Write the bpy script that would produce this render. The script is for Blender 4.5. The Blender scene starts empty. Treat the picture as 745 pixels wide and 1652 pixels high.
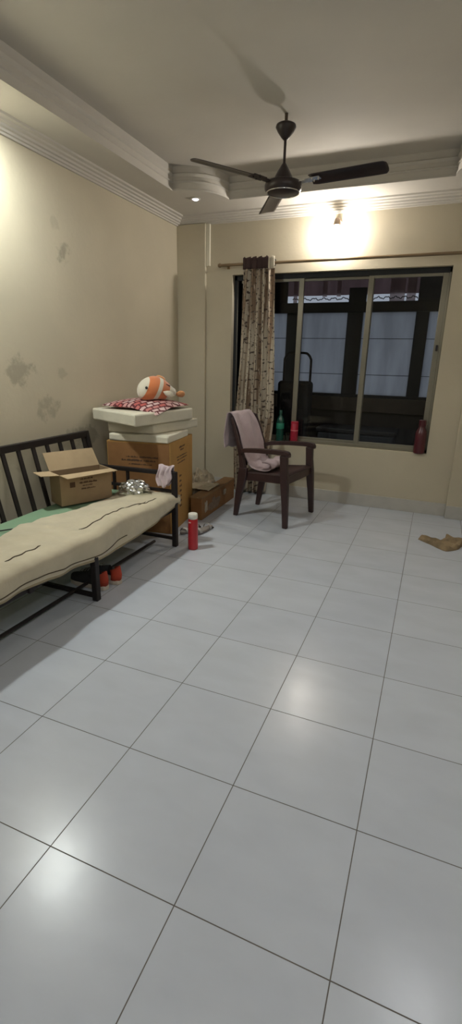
import bpy, bmesh, math, random
from mathutils import Vector, Matrix, noise as mnoise
random.seed(7)
PI = math.pi
S = bpy.context.scene
COL = S.collection

# ------------------------------------------------------------------ materials
def mat(name, color, rough=.6, metal=0., spec=.5, bump=0., bscale=60., var=0., vscale=6., emit=None, estr=0., trans=0., sheen=0., coat=0.):
    m = bpy.data.materials.new(name); m.use_nodes = True
    nt = m.node_tree; b = nt.nodes['Principled BSDF']
    b.inputs['Base Color'].default_value = (*color, 1)
    b.inputs['Roughness'].default_value = rough
    b.inputs['Metallic'].default_value = metal
    b.inputs['Specular IOR Level'].default_value = spec
    b.inputs['Transmission Weight'].default_value = trans
    b.inputs['Sheen Weight'].default_value = sheen
    b.inputs['Coat Weight'].default_value = coat
    if emit:
        b.inputs['Emission Color'].default_value = (*emit, 1)
        b.inputs['Emission Strength'].default_value = estr
    tc = nt.nodes.new('ShaderNodeTexCoord')
    if var > 0:
        n = nt.nodes.new('ShaderNodeTexNoise'); n.inputs['Scale'].default_value = vscale; n.inputs['Detail'].default_value = 5
        nt.links.new(tc.outputs['Object'], n.inputs['Vector'])
        r = nt.nodes.new('ShaderNodeMapRange'); r.inputs[1].default_value = .3; r.inputs[2].default_value = .7
        r.inputs[3].default_value = 1 - var; r.inputs[4].default_value = 1 + var
        nt.links.new(n.outputs['Fac'], r.inputs[0])
        mx = nt.nodes.new('ShaderNodeVectorMath'); mx.operation = 'SCALE'; mx.inputs[0].default_value = color
        nt.links.new(r.outputs[0], mx.inputs['Scale']); nt.links.new(mx.outputs[0], b.inputs['Base Color'])
    if bump > 0:
        n = nt.nodes.new('ShaderNodeTexNoise'); n.inputs['Scale'].default_value = bscale; n.inputs['Detail'].default_value = 4
        nt.links.new(tc.outputs['Object'], n.inputs['Vector'])
        bp = nt.nodes.new('ShaderNodeBump'); bp.inputs['Strength'].default_value = bump; bp.inputs['Distance'].default_value = .01
        nt.links.new(n.outputs['Fac'], bp.inputs['Height']); nt.links.new(bp.outputs[0], b.inputs['Normal'])
    return m

WALLC = (.53, .475, .36)
def wall_mat(name, color, stains=()):
    """painted plaster; stains = list of (centre, radius, strength): dirt patches with their own place on the wall"""
    m = mat(name, color, .75, spec=.25, bump=.12, bscale=35)
    nt = m.node_tree; b = nt.nodes['Principled BSDF']; L = nt.links
    tc = nt.nodes.new('ShaderNodeTexCoord')
    n = nt.nodes.new('ShaderNodeTexNoise'); n.inputs['Scale'].default_value = 2.2; n.inputs['Detail'].default_value = 6
    L.new(tc.outputs['Object'], n.inputs['Vector'])
    r = nt.nodes.new('ShaderNodeMapRange'); r.inputs[1].default_value = .35; r.inputs[2].default_value = .7; r.inputs[3].default_value = .95; r.inputs[4].default_value = 1.04
    L.new(n.outputs['Fac'], r.inputs[0])
    cur = r.outputs[0]
    if stains:
        n2 = nt.nodes.new('ShaderNodeTexNoise'); n2.inputs['Scale'].default_value = 13; n2.inputs['Detail'].default_value = 8; n2.inputs['Roughness'].default_value = .6
        L.new(tc.outputs['Object'], n2.inputs['Vector'])
        tot = None
        for c, rad, st in stains:
            mp = nt.nodes.new('ShaderNodeMapping'); mp.vector_type = 'TEXTURE'
            mp.inputs['Location'].default_value = c; mp.inputs['Scale'].default_value = rad
            L.new(tc.outputs['Object'], mp.inputs['Vector'])
            ln = nt.nodes.new('ShaderNodeVectorMath'); ln.operation = 'LENGTH'; L.new(mp.outputs[0], ln.inputs[0])
            f = nt.nodes.new('ShaderNodeMapRange'); f.interpolation_type = 'SMOOTHSTEP'
            f.inputs[1].default_value = 0; f.inputs[2].default_value = 1; f.inputs[3].default_value = .22; f.inputs[4].default_value = -.35
            L.new(ln.outputs['Value'], f.inputs[0])
            ad = nt.nodes.new('ShaderNodeMath'); ad.operation = 'ADD'; L.new(n2.outputs['Fac'], ad.inputs[0]); L.new(f.outputs[0], ad.inputs[1])
            th = nt.nodes.new('ShaderNodeMapRange'); th.interpolation_type = 'SMOOTHSTEP'
            th.inputs[1].default_value = .5; th.inputs[2].default_value = .72; th.inputs[3].default_value = 0; th.inputs[4].default_value = st
            L.new(ad.outputs[0], th.inputs[0])
            if tot is None: tot = th.outputs[0]
            else:
                mxn = nt.nodes.new('ShaderNodeMath'); mxn.operation = 'MAXIMUM'; L.new(tot, mxn.inputs[0]); L.new(th.outputs[0], mxn.inputs[1]); tot = mxn.outputs[0]
        sb = nt.nodes.new('ShaderNodeMath'); sb.operation = 'SUBTRACT'; L.new(cur, sb.inputs[0]); L.new(tot, sb.inputs[1]); cur = sb.outputs[0]
    v = nt.nodes.new('ShaderNodeVectorMath'); v.operation = 'SCALE'; v.inputs[0].default_value = color
    L.new(cur, v.inputs['Scale']); L.new(v.outputs[0], b.inputs['Base Color'])
    return m

def floor_mat():
    m = bpy.data.materials.new('glossy floor tiles'); m.use_nodes = True
    nt = m.node_tree; L = nt.links; b = nt.nodes['Principled BSDF']
    tc = nt.nodes.new('ShaderNodeTexCoord')
    br = nt.nodes.new('ShaderNodeTexBrick'); br.offset = 0; br.squash = 1
    br.inputs['Scale'].default_value = 1; br.inputs['Brick Width'].default_value = .4; br.inputs['Row Height'].default_value = .4
    br.inputs['Mortar Size'].default_value = .0017; br.inputs['Mortar Smooth'].default_value = .25; br.inputs['Bias'].default_value = 0
    br.inputs['Color1'].default_value = (.51, .545, .61, 1); br.inputs['Color2'].default_value = (.53, .565, .625, 1)
    br.inputs['Mortar'].default_value = (.13, .115, .105, 1)
    L.new(tc.outputs['Object'], br.inputs['Vector'])
    n = nt.nodes.new('ShaderNodeTexNoise'); n.inputs['Scale'].default_value = 4; n.inputs['Detail'].default_value = 3; n.inputs['Distortion'].default_value = .3
    mp = nt.nodes.new('ShaderNodeMapping'); mp.inputs['Rotation'].default_value = (0, 0, .5); mp.inputs['Scale'].default_value = (1, 2.0, 1)
    L.new(tc.outputs['Object'], mp.inputs['Vector']); L.new(mp.outputs[0], n.inputs['Vector'])
    r = nt.nodes.new('ShaderNodeMapRange'); r.inputs[1].default_value = .3; r.inputs[2].default_value = .7; r.inputs[3].default_value = .95; r.inputs[4].default_value = 1.03
    L.new(n.outputs['Fac'], r.inputs[0])
    v = nt.nodes.new('ShaderNodeVectorMath'); v.operation = 'SCALE'; L.new(br.outputs['Color'], v.inputs[0]); L.new(r.outputs[0], v.inputs['Scale'])
    L.new(v.outputs[0], b.inputs['Base Color'])
    n3 = nt.nodes.new('ShaderNodeTexNoise'); n3.inputs['Scale'].default_value = 9; n3.inputs['Detail'].default_value = 2
    L.new(tc.outputs['Object'], n3.inputs['Vector'])
    r3 = nt.nodes.new('ShaderNodeMapRange'); r3.inputs[1].default_value = .3; r3.inputs[2].default_value = .7; r3.inputs[3].default_value = .235; r3.inputs[4].default_value = .255
    L.new(n3.outputs['Fac'], r3.inputs[0])
    ad = nt.nodes.new('ShaderNodeMath'); ad.operation = 'MULTIPLY_ADD'; ad.inputs[1].default_value = .5; L.new(br.outputs['Fac'], ad.inputs[0]); L.new(r3.outputs[0], ad.inputs[2])
    L.new(ad.outputs[0], b.inputs['Roughness'])
    b.inputs['Specular IOR Level'].default_value = .33
    bp = nt.nodes.new('ShaderNodeBump'); bp.inputs['Strength'].default_value = .6; bp.inputs['Distance'].default_value = .002; bp.invert = True
    L.new(br.outputs['Fac'], bp.inputs['Height'])
    n4 = nt.nodes.new('ShaderNodeTexNoise'); n4.inputs['Scale'].default_value = 22; n4.inputs['Detail'].default_value = 3
    L.new(tc.outputs['Object'], n4.inputs['Vector'])
    bp2 = nt.nodes.new('ShaderNodeBump'); bp2.inputs['Strength'].default_value = .02; bp2.inputs['Distance'].default_value = .01
    L.new(n4.outputs['Fac'], bp2.inputs['Height']); L.new(bp.outputs[0], bp2.inputs['Normal']); L.new(bp2.outputs[0], b.inputs['Normal'])
    return m

def curtain_mat():
    m = bpy.data.materials.new('printed curtain'); m.use_nodes = True
    nt = m.node_tree; L = nt.links; b = nt.nodes['Principled BSDF']; b.inputs['Roughness'].default_value = .8
    uv = nt.nodes.new('ShaderNodeTexCoord')
    def nz(sc, det, thr0, thr1, seedz=0.):
        mp = nt.nodes.new('ShaderNodeMapping'); mp.inputs['Scale'].default_value = sc; mp.inputs['Location'].default_value = (seedz, seedz, 0)
        L.new(uv.outputs['UV'], mp.inputs['Vector'])
        n = nt.nodes.new('ShaderNodeTexNoise'); n.inputs['Scale'].default_value = 1; n.inputs['Detail'].default_value = det
        L.new(mp.outputs[0], n.inputs['Vector'])
        r = nt.nodes.new('ShaderNodeMapRange'); r.inputs[1].default_value = thr0; r.inputs[2].default_value = thr1
        L.new(n.outputs['Fac'], r.inputs[0]); return r.outputs[0]
    col = nz((26, 1.2, 1), 1, .44, .56)            # tall pale trunks
    dash = nz((20, 36, 1), 2, .57, .62, 3.1)       # short dark bark marks
    dash2 = nz((46, 9, 1), 3, .63, .68, 8.7)
    mx = nt.nodes.new('ShaderNodeMix'); mx.data_type = 'RGBA'; mx.inputs['A'].default_value = (.24, .165, .11, 1); mx.inputs['B'].default_value = (.56, .50, .40, 1)
    L.new(col, mx.inputs['Factor'])
    m2 = nt.nodes.new('ShaderNodeMix'); m2.data_type = 'RGBA'; m2.inputs['B'].default_value = (.075, .055, .045, 1)
    L.new(mx.outputs['Result'], m2.inputs['A']); L.new(dash, m2.inputs['Factor'])
    m3 = nt.nodes.new('ShaderNodeMix'); m3.data_type = 'RGBA'; m3.inputs['B'].default_value = (.62, .55, .44, 1)
    L.new(m2.outputs['Result'], m3.inputs['A']); L.new(dash2, m3.inputs['Factor'])
    L.new(m3.outputs['Result'], b.inputs['Base Color'])
    return m

def check_mat():
    """woven red, white and black lozenges"""
    m = bpy.data.materials.new('woven red check'); m.use_nodes = True
    nt = m.node_tree; L = nt.links; b = nt.nodes['Principled BSDF']; b.inputs['Roughness'].default_value = .85
    tc = nt.nodes.new('ShaderNodeTexCoord')
    mp = nt.nodes.new('ShaderNodeMapping'); mp.inputs['Rotation'].default_value = (0, 0, .35)
    L.new(tc.outputs['UV'], mp.inputs['Vector'])
    br = nt.nodes.new('ShaderNodeTexBrick'); br.offset = .5
    br.inputs['Scale'].default_value = 1; br.inputs['Brick Width'].default_value = .060; br.inputs['Row Height'].default_value = .036
    br.inputs['Mortar Size'].default_value = .0065; br.inputs['Mortar Smooth'].default_value = .2; br.inputs['Bias'].default_value = .0
    br.inputs['Color1'].default_value = (.62, .50, .48, 1); br.inputs['Color2'].default_value = (.42, .06, .05, 1); br.inputs['Mortar'].default_value = (.10, .015, .02, 1)
    L.new(mp.outputs[0], br.inputs['Vector']); L.new(br.outputs['Color'], b.inputs['Base Color'])
    return m

def glass_mat(name, tint=(1, 1, 1), rough=0., refl=1.0):
    """thin sheet of glass: mostly see-through, mirror at grazing angles"""
    m = bpy.data.materials.new(name); m.use_nodes = True
    nt = m.node_tree; L = nt.links; nt.nodes.remove(nt.nodes['Principled BSDF']); out = nt.nodes['Material Output']
    tr = nt.nodes.new('ShaderNodeBsdfTransparent'); tr.inputs[0].default_value = (*tint, 1)
    gl = nt.nodes.new('ShaderNodeBsdfGlossy'); gl.inputs['Roughness'].default_value = rough; gl.inputs[0].default_value = (refl, refl, refl, 1)
    fr = nt.nodes.new('ShaderNodeFresnel'); fr.inputs[0].default_value = 1.5
    mx = nt.nodes.new('ShaderNodeMixShader'); L.new(fr.outputs[0], mx.inputs[0]); L.new(tr.outputs[0], mx.inputs[1]); L.new(gl.outputs[0], mx.inputs[2])
    L.new(mx.outputs[0], out.inputs['Surface'])
    return m

def translucent_mat(name, color, amount=.6, var=.0):
    m = bpy.data.materials.new(name); m.use_nodes = True
    nt = m.node_tree; L = nt.links; nt.nodes.remove(nt.nodes['Principled BSDF']); out = nt.nodes['Material Output']
    d = nt.nodes.new('ShaderNodeBsdfDiffuse'); t = nt.nodes.new('ShaderNodeBsdfTranslucent')
    tc = nt.nodes.new('ShaderNodeTexCoord'); n = nt.nodes.new('ShaderNodeTexNoise'); n.inputs['Scale'].default_value = 3; n.inputs['Detail'].default_value = 4
    mp = nt.nodes.new('ShaderNodeMapping'); mp.inputs['Scale'].default_value = (3, 1, .5)
    L.new(tc.outputs['Object'], mp.inputs['Vector']); L.new(mp.outputs[0], n.inputs['Vector'])
    r = nt.nodes.new('ShaderNodeMapRange'); r.inputs[1].default_value = .3; r.inputs[2].default_value = .7; r.inputs[3].default_value = 1 - var; r.inputs[4].default_value = 1 + var
    L.new(n.outputs['Fac'], r.inputs[0])
    v = nt.nodes.new('ShaderNodeVectorMath'); v.operation = 'SCALE'; v.inputs[0].default_value = color; L.new(r.outputs[0], v.inputs['Scale'])
    L.new(v.outputs[0], d.inputs[0]); L.new(v.outputs[0], t.inputs[0])
    mx = nt.nodes.new('ShaderNodeMixShader'); mx.inputs[0].default_value = amount
    L.new(d.outputs[0], mx.inputs[1]); L.new(t.outputs[0], mx.inputs[2]); L.new(mx.outputs[0], out.inputs['Surface'])
    return m

def emit_mat(name, color, strength):
    m = bpy.data.materials.new(name); m.use_nodes = True
    b = m.node_tree.nodes['Principled BSDF']
    b.inputs['Base Color'].default_value = (.8, .8, .8, 1)
    b.inputs['Emission Color'].default_value = (*color, 1); b.inputs['Emission Strength'].default_value = strength
    return m

# ------------------------------------------------------------------ mesh helpers
def box(bm, c, s, rot=None):
    """box centred at c with full sizes s, optional rotation matrix"""
    r = bmesh.ops.create_cube(bm, size=1)
    M = Matrix.Translation(c) @ (rot.to_4x4() if rot is not None else Matrix.Identity(4)) @ Matrix.Diagonal((*s, 1))
    bmesh.ops.transform(bm, matrix=M, verts=r['verts'])
def box2(bm, a, b):
    box(bm, [(p + q) / 2 for p, q in zip(a, b)], [abs(q - p) for p, q in zip(a, b)])
def bar(bm, a, b, w, d, up=(0, 0, 1)):
    """rectangular bar from a to b; w across, d along the up side"""
    a = Vector(a); b = Vector(b); z = (b - a); L = z.length; z.normalize()
    u = Vector(up); 
    if abs(u.dot(z)) > .95: u = Vector((1, 0, 0))
    x = u.cross(z).normalized(); y = z.cross(x)
    R = Matrix((x, y, z)).transposed()
    box(bm, (a + b) / 2, (w, d, L), R)
def tube(bm, pts, r, n=12, closed=False, caps=True):
    pts = [Vector(p) for p in pts]; rr = r if isinstance(r, (list, tuple)) else [r] * len(pts)
    rings = []; prev = None
    for i, p in enumerate(pts):
        if closed: t = pts[(i + 1) % len(pts)] - pts[i - 1]
        else: t = pts[min(i + 1, len(pts) - 1)] - pts[max(i - 1, 0)]
        t.normalize()
        if prev is None:
            u = Vector((0, 0, 1)) if abs(t.z) < .9 else Vector((1, 0, 0)); x = u.cross(t).normalized()
        else:
            x = (prev - t * prev.dot(t)).normalized()
        prev = x; y = t.cross(x)
        rings.append([bm.verts.new(p + (x * math.cos(k * 2 * PI / n) + y * math.sin(k * 2 * PI / n)) * rr[i]) for k in range(n)])
    m = len(rings)
    for i in range(m if closed else m - 1):
        A, B = rings[i], rings[(i + 1) % m]
        for k in range(n): bm.faces.new((A[k], A[(k + 1) % n], B[(k + 1) % n], B[k]))
    if caps and not closed:
        bm.faces.new(rings[0][::-1]); bm.faces.new(rings[-1])
def lathe(bm, prof, c=(0, 0, 0), n=32):
    c = Vector(c); rings = []
    for r, z in prof:
        if r < 1e-5: rings.append([bm.verts.new(c + Vector((0, 0, z)))])
        else: rings.append([bm.verts.new(c + Vector((r * math.cos(k * 2 * PI / n), r * math.sin(k * 2 * PI / n), z))) for k in range(n)])
    for A, B in zip(rings, rings[1:]):
        for k in range(n):
            k2 = (k + 1) % n
            if len(A) == 1 and len(B) == 1: continue
            if len(A) == 1: bm.faces.new((A[0], B[k], B[k2]))
            elif len(B) == 1: bm.faces.new((A[k], A[k2], B[0]))
            else: bm.faces.new((A[k], A[k2], B[k2], B[k]))
def prism(bm, poly, z0, z1):
    a = [bm.verts.new((x, y, z0)) for x, y in poly]; b = [bm.verts.new((x, y, z1)) for x, y in poly]; n = len(poly)
    bm.faces.new(a[::-1]); bm.faces.new(b)
    for k in range(n): bm.faces.new((a[k], a[(k + 1) % n], b[(k + 1) % n], b[k]))
def grid(bm, nu, nv, f, uv=None):
    V = [[bm.verts.new(f(i / nu, j / nv)) for j in range(nv + 1)] for i in range(nu + 1)]
    lay = bm.loops.layers.uv.verify() if uv else None
    for i in range(nu):
        for j in range(nv):
            fc = bm.faces.new((V[i][j], V[i + 1][j], V[i + 1][j + 1], V[i][j + 1]))
            if uv:
                for lp, (a, b) in zip(fc.loops, ((i, j), (i + 1, j), (i + 1, j + 1), (i, j + 1))): lp[lay].uv = uv(a / nu, b / nv)
def catmull(P, n=8):
    P = [Vector(p) for p in P]; out = []
    for i in range(len(P) - 1):
        p0 = P[max(i - 1, 0)]; p1 = P[i]; p2 = P[i + 1]; p3 = P[min(i + 2, len(P) - 1)]
        for k in range(n):
            t = k / n
            out.append(.5 * ((2 * p1) + (p2 - p0) * t + (2 * p0 - 5 * p1 + 4 * p2 - p3) * t * t + (3 * p1 - p0 - 3 * p2 + p3) * t ** 3))
    out.append(P[-1]); return out
def lerp(a, b, t): return a + (b - a) * t
def interp(xs, ys, x):
    if x <= xs[0]: return ys[0]
    for i in range(len(xs) - 1):
        if x <= xs[i + 1]: return lerp(ys[i], ys[i + 1], (x - xs[i]) / (xs[i + 1] - xs[i]))
    return ys[-1]
def nz(x, y, z=0., s=1.): return mnoise.noise(Vector((x * s, y * s, z * s)))

def obj(name, bm, m, parent=None, smooth=None, bevel=0., solid=0., subsurf=0, world=False, seg=2, fixn=True):
    if fixn: bmesh.ops.recalc_face_normals(bm, faces=bm.faces)
    me = bpy.data.meshes.new(name); bm.to_mesh(me); bm.free()
    o = bpy.data.objects.new(name, me); COL.objects.link(o)
    me.materials.append(m)
    if parent is not None:
        if world: me.transform(full(parent).inverted())
        o.parent = parent
    if smooth is not None:
        for p in me.polygons: p.use_smooth = True
        if smooth < 180:
            try: me.set_sharp_from_angle(angle=math.radians(smooth))
            except Exception: pass
    if solid: q = o.modifiers.new('thickness', 'SOLIDIFY'); q.thickness = solid; q.offset = 0
    if bevel:
        q = o.modifiers.new('edges', 'BEVEL'); q.width = bevel; q.segments = seg; q.limit_method = 'ANGLE'; q.angle_limit = math.radians(35)
    if subsurf: q = o.modifiers.new('sub', 'SUBSURF'); q.levels = subsurf; q.render_levels = subsurf
    return o
def full(o):
    M = Matrix.LocRotScale(o.location, o.rotation_euler, o.scale)
    return full(o.parent) @ M if o.parent else M
def thing(name, label, cat, loc=(0, 0, 0), rotz=0, group=None):
    o = bpy.data.objects.new(name, None); COL.objects.link(o); o.empty_display_size = .05
    o.location = loc; o.rotation_euler = (0, 0, rotz); o['label'] = label; o['category'] = cat
    if group: o['group'] = group
    return o
def tag(o, label, cat, group=None):
    o['label'] = label; o['category'] = cat
    if group: o['group'] = group
    return o
def struct(name, bm, m, parent=None, **k):
    o = obj(name, bm, m, parent, **k)
    if parent is None: o['kind'] = 'structure'
    return o
B = bmesh.new

# ------------------------------------------------------------------ shared materials
M = {}
M['floor'] = floor_mat()
M['wall'] = wall_mat('cream paint', WALLC)
M['wall_left'] = wall_mat('stained cream paint', WALLC, [
    ((-1.667, 2.24, 2.02), (.3, .20, .18), .34), ((-1.667, 2.17, 2.17), (.3, .10, .12), .12),
    ((-1.667, 1.72, 1.22), (.3, .34, .26), .30), ((-1.667, 1.95, .98), (.3, .34, .20), .25),
    ((-1.667, 2.12, 1.22), (.3, .16, .10), .16), ((-1.667, 2.35, .74), (.3, .55, .24), .30)])
M['plaster'] = mat('off-white ceiling paint', (.56, .53, .48), .8, spec=.2, bump=.08, bscale=40, var=.03, vscale=3)
M['skirt'] = mat('grey marble skirting', (.46, .445, .41), .35, var=.08, vscale=9)
M['alu'] = mat('grey-brown aluminium', (.215, .20, .155), .45, metal=.3, var=.05)
M['alu_dark'] = mat('dark and shaded aluminium', (.028, .03, .033), .6, spec=.2)
M['glass'] = glass_mat('window glass', (.80, .82, .84), 0., .6)
M['black_metal'] = mat('black painted steel', (.016, .012, .012), .5, spec=.3, var=.1, vscale=20)
M['fan'] = mat('dark brown enamel', (.03, .02, .02), .35)
M['chrome'] = mat('chrome', (.8, .8, .8), .15, metal=1)
M['card_tan'] = mat('tan cardboard', (.42, .31, .185), .85, var=.06, vscale=14)
M['card_front'] = mat('brown cardboard side', (.30, .21, .12), .85, var=.06, vscale=14)
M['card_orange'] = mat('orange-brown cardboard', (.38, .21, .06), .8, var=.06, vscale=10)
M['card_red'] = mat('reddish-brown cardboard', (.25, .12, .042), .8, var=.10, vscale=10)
M['ink'] = mat('faded print', (.085, .045, .025), .85)
M['foam'] = mat('white packing foam', (.62, .58, .47), .8, bump=.2, bscale=90, var=.05)
M['quilt'] = mat('beige quilt', (.51, .45, .325), .9, bump=.45, bscale=22, var=.08, vscale=7, sheen=.2)
M['seam'] = mat('dark seam', (.07, .05, .03), .9)
M['green'] = mat('pale green sheet', (.20, .32, .20), .9, bump=.15, bscale=40, var=.05)
M['chair'] = mat('dark brown plastic', (.040, .020, .019), .4, var=.08, vscale=8)
M['towel'] = mat('lilac terry cloth', (.46, .36, .38), .95, bump=.5, bscale=160, var=.06, vscale=12, sheen=.3)
M['lilac'] = mat('pale lilac cloth', (.58, .47, .50), .95, bump=.3, bscale=90, sheen=.3)
M['curtain'] = curtain_mat()
M['curtain_top'] = mat('dark brown curtain band', (.045, .022, .02), .8)
M['brass'] = mat('dull brass rod', (.24, .17, .10), .45, metal=.5)
M['red'] = mat('red bottle plastic', (.42, .012, .018), .32, coat=.3)
M['darkred'] = mat('dark red bottle', (.07, .006, .014), .3, coat=.4)
M['pinkred'] = mat('pinkish red bottle', (.36, .012, .035), .4)
M['white'] = mat('white plastic', (.75, .72, .64), .4)
M['dark'] = mat('dark rubber', (.015, .013, .013), .6)
M['orange'] = mat('orange-red fabric', (.40, .045, .018), .75)
M['sole'] = mat('worn off-white rubber', (.55, .48, .40), .7, var=.1)
M['check'] = check_mat()
M['plush_white'] = mat('white plush', (.66, .60, .48), .95, bump=.7, bscale=120, sheen=.5)
M['foil'] = mat('silver foil', (.72, .74, .74), .2, metal=1, bump=.3, bscale=14)
M['cloth_brown'] = mat('brown cloth', (.24, .175, .10), .95, bump=.5, bscale=60, var=.3, vscale=14)
M['cloth_beige'] = mat('crumpled beige cloth', (.36, .30, .20), .9, bump=.3, bscale=60, var=.2, vscale=16)
M['silver'] = mat('silvery strap', (.45, .43, .41), .35, metal=.4)
M['taupe'] = mat('taupe sandal sole', (.16, .13, .12), .6)
M['bulb'] = emit_mat('white-hot bulb', (1., .94, .86), 330)
M['panel'] = emit_mat('greenish white lamp', (.95, 1., .95), 410)
M['tube'] = emit_mat('cool fill tube', (.94, .96, 1.), 72)
M['spot'] = emit_mat('cool LED', (.85, .8, 1.), 6)

# ------------------------------------------------------------------ room shell
XL, XR, YB, YF = -1.667, 1.472, 3.916, -2.3
ZC, ZS, ZM = 2.78, 2.61, 2.54            # ceiling, soffit, bottom of cornice
WX0, WX1, WZ0, WZ1 = -1.091, .838, .556, 2.101   # window opening
bm = B(); box2(bm, (XL - .1, YF - .1, -.1), (XR + .1, YB + .16, 0)); struct('floor', bm, M['floor'])
bm = B(); box2(bm, (XL - .12, YF - .1, 0), (XL, YB + .16, ZC + .1)); struct('wall_left', bm, M['wall_left'])
bm = B(); box2(bm, (XR, YF - .1, 0), (XR + .12, YB + .16, ZC + .1)); struct('wall_right', bm, M['wall'])
bm = B(); box2(bm, (XL, YF - .12, 0), (XR, YF, ZC + .1)); struct('wall_front', bm, M['wall'])
bm = B()
T = YB + .16
box2(bm, (XL, YB, 0), (WX0, T, ZC + .1)); box2(bm, (WX1, YB, 0), (XR, T, ZC + .1))
box2(bm, (WX0, YB, 0), (WX1, T, WZ0)); box2(bm, (WX0, YB, WZ1), (WX1, T, ZC + .1))
struct('wall_back', bm, M['wall'])
bm = B(); box2(bm, (XL, YB - .035, 0), (-1.362, YB, ZM + .01)); struct('trim_1', bm, M['wall'], bevel=.006)      # pier in the left corner
bm = B(); box2(bm, (1.065, YB - .06, 0), (XR, YB, ZM + .01)); struct('trim_2', bm, M['wall'], bevel=.006)        # pier on the right
bm = B(); box2(bm, (XL, YF, ZC), (XR, YB, ZC + .1)); struct('ceiling', bm, M['plaster'])

# dropped border with a recess whose corners bulge inwards
RX0, RX1, RY0, RY1, RR = -1.315, 1.115, -1.95, 3.52, .345
def recess(off=0.):
    """outline, counter-clockwise, of the recess; off moves it out of the recess (into the border)"""
    pts = []
    x0, x1, y0, y1, R = RX0 - off, RX1 + off, RY0 - off, RY1 + off, RR
    cs = [(RX1, RY0, 180, 90), (RX1, RY1, 270, 180), (RX0, RY1, 360, 270), (RX0, RY0, 90, 0)]
    r = R - off
    for cx, cy, a0, a1 in cs:
        A = math.degrees(math.asin(min(1, abs(off) / r))) if off else 0
        s = -1 if off < 0 else 1
        # keep the arc between the two straight sides of the moved outline
        lo, hi = a0 + A * (-1) * (-s) * -1, a1 + A * s
        lo = a0 + (-A if s < 0 else A) * -1 * -1 if False else a0 - A * (1 if s < 0 else -1) * -1
        for k in range(17):
            a = math.radians(lerp(a0, a1, k / 16)); px, py = cx + r * math.cos(a), cy + r * math.sin(a)
            pts.append((px, py))
    # snap the arc ends to the straight sides
    out = []
    for q in range(4):
        seg = pts[q * 17:(q + 1) * 17]
        if q == 0: a, b = (seg[0][0], y0), (x1, seg[-1][1])
        if q == 1: a, b = (x1, seg[0][1]), (seg[-1][0], y1)
        if q == 2: a, b = (seg[0][0], y1), (x0, seg[-1][1])
        if q == 3: a, b = (x0, seg[0][1]), (seg[-1][0], y0)
        out += [a] + seg + [b]
    return out
def sweep(bm, outs, zs):
    rows = [[bm.verts.new((x, y, z)) for x, y in o] for o, z in zip(outs, zs)]
    for A, Bq in zip(rows, rows[1:]):
        n = len(A)
        for k in range(n):
            try: bm.faces.new((A[k], A[(k + 1) % n], Bq[(k + 1) % n], Bq[k]))
            except ValueError: pass
# recess edge moulding profile: (offset, z)
prof = [(0, ZS), (0, ZS + .012), (.008, ZS + .016), (.008, ZS + .055), (.0, ZS + .060), (0, ZS + .068), (.012, ZS + .074), (.012, ZS + .100), (.002, ZS + .108), (-.004, ZS + .118), (.010, ZS + .126), (.004, ZC)]
bm = B(); sweep(bm, [recess(o) for o, z in prof], [z for o, z in prof])
struct('trim_3', bm, M['plaster'], smooth=35)
# soffit: flat border between the walls and the recess
bm = B()
ro = recess(0)
outer = [(XL, YF), (XR, YF), (XR, YB), (XL, YB)]
# build as four strips joined along the recess outline
n = len(ro); inner = [bm.verts.new((x, y, ZS)) for x, y in ro]
def proj_out(x, y):
    d = [(abs(x - RX0) , (XL, y)), (abs(x - RX1), (XR, y)), (abs(y - RY0), (x, YF)), (abs(y - RY1), (x, YB))]
    return min(d)[1]
m4 = 19
cor = [(XR, YF), (XR, YB), (XL, YB), (XL, YF)]
for q in range(4):
    seg = inner[q * m4:(q + 1) * m4]
    c = bm.verts.new((*cor[q], ZS)); a = bm.verts.new((*proj_out(seg[0].co.x, seg[0].co.y), ZS)); b = bm.verts.new((*proj_out(seg[-1].co.x, seg[-1].co.y), ZS))
    for k in range(m4 - 1): bm.faces.new((seg[k], seg[k + 1], c))
    bm.faces.new((seg[0], c, a)); bm.faces.new((seg[-1], b, c))
    nxt = inner[((q + 1) % 4) * m4]
    d = bm.verts.new((*proj_out(nxt.co.x, nxt.co.y), ZS))
    bm.faces.new((seg[-1], nxt, d, b))
bmesh.ops.remove_doubles(bm, verts=bm.verts, dist=.0005)
for f in bm.faces:
    f.normal_update()
    if f.normal.z > 0: f.normal_flip()
struct('ceiling_border', bm, M['plaster'], fixn=False)
# cornice along the walls: (distance from wall, z)
cp = [(0, ZM), (.014, ZM + .001), (.017, ZM + .012), (.030, ZM + .014), (.034, ZM + .026), (.050, ZM + .029), (.055, ZM + .041), (.074, ZM + .045), (.080, ZM + .055), (.104, ZM + .059), (.110, ZS + .001)]
bm = B()
sweep(bm, [[(XL + d, YF + d), (XR - d, YF + d), (XR - d, YB - d), (XL + d, YB - d)] for d, z in cp], [z for d, z in cp])
struct('trim_4', bm, M['plaster'])
# skirting
bm = B(); box2(bm, (-1.362, YB - .014, 0), (1.065, YB, .118)); struct('baseboard_back', bm, M['skirt'], bevel=.003)
bm = B(); box2(bm, (1.065, YB - .074, 0), (XR, YB - .058, .118)); struct('baseboard_back_pier', bm, M['skirt'], bevel=.003)
bm = B(); box2(bm, (XL, YF, 0), (XL + .013, YB - .035, .118)); struct('baseboard_left', bm, M['skirt'], bevel=.003)
bm = B(); box2(bm, (XR - .013, YF, 0), (XR, YB - .075, .118)); struct('baseboard_right', bm, M['skirt'], bevel=.003)
# pale strip beside the corner pier
bm = B(); box2(bm, (-1.360, YB - .022, 2.185), (-1.322, YB, ZM + .005))
struct('trim_8', bm, mat('cream strip', (.66, .62, .50), .5), bevel=.003)

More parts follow.
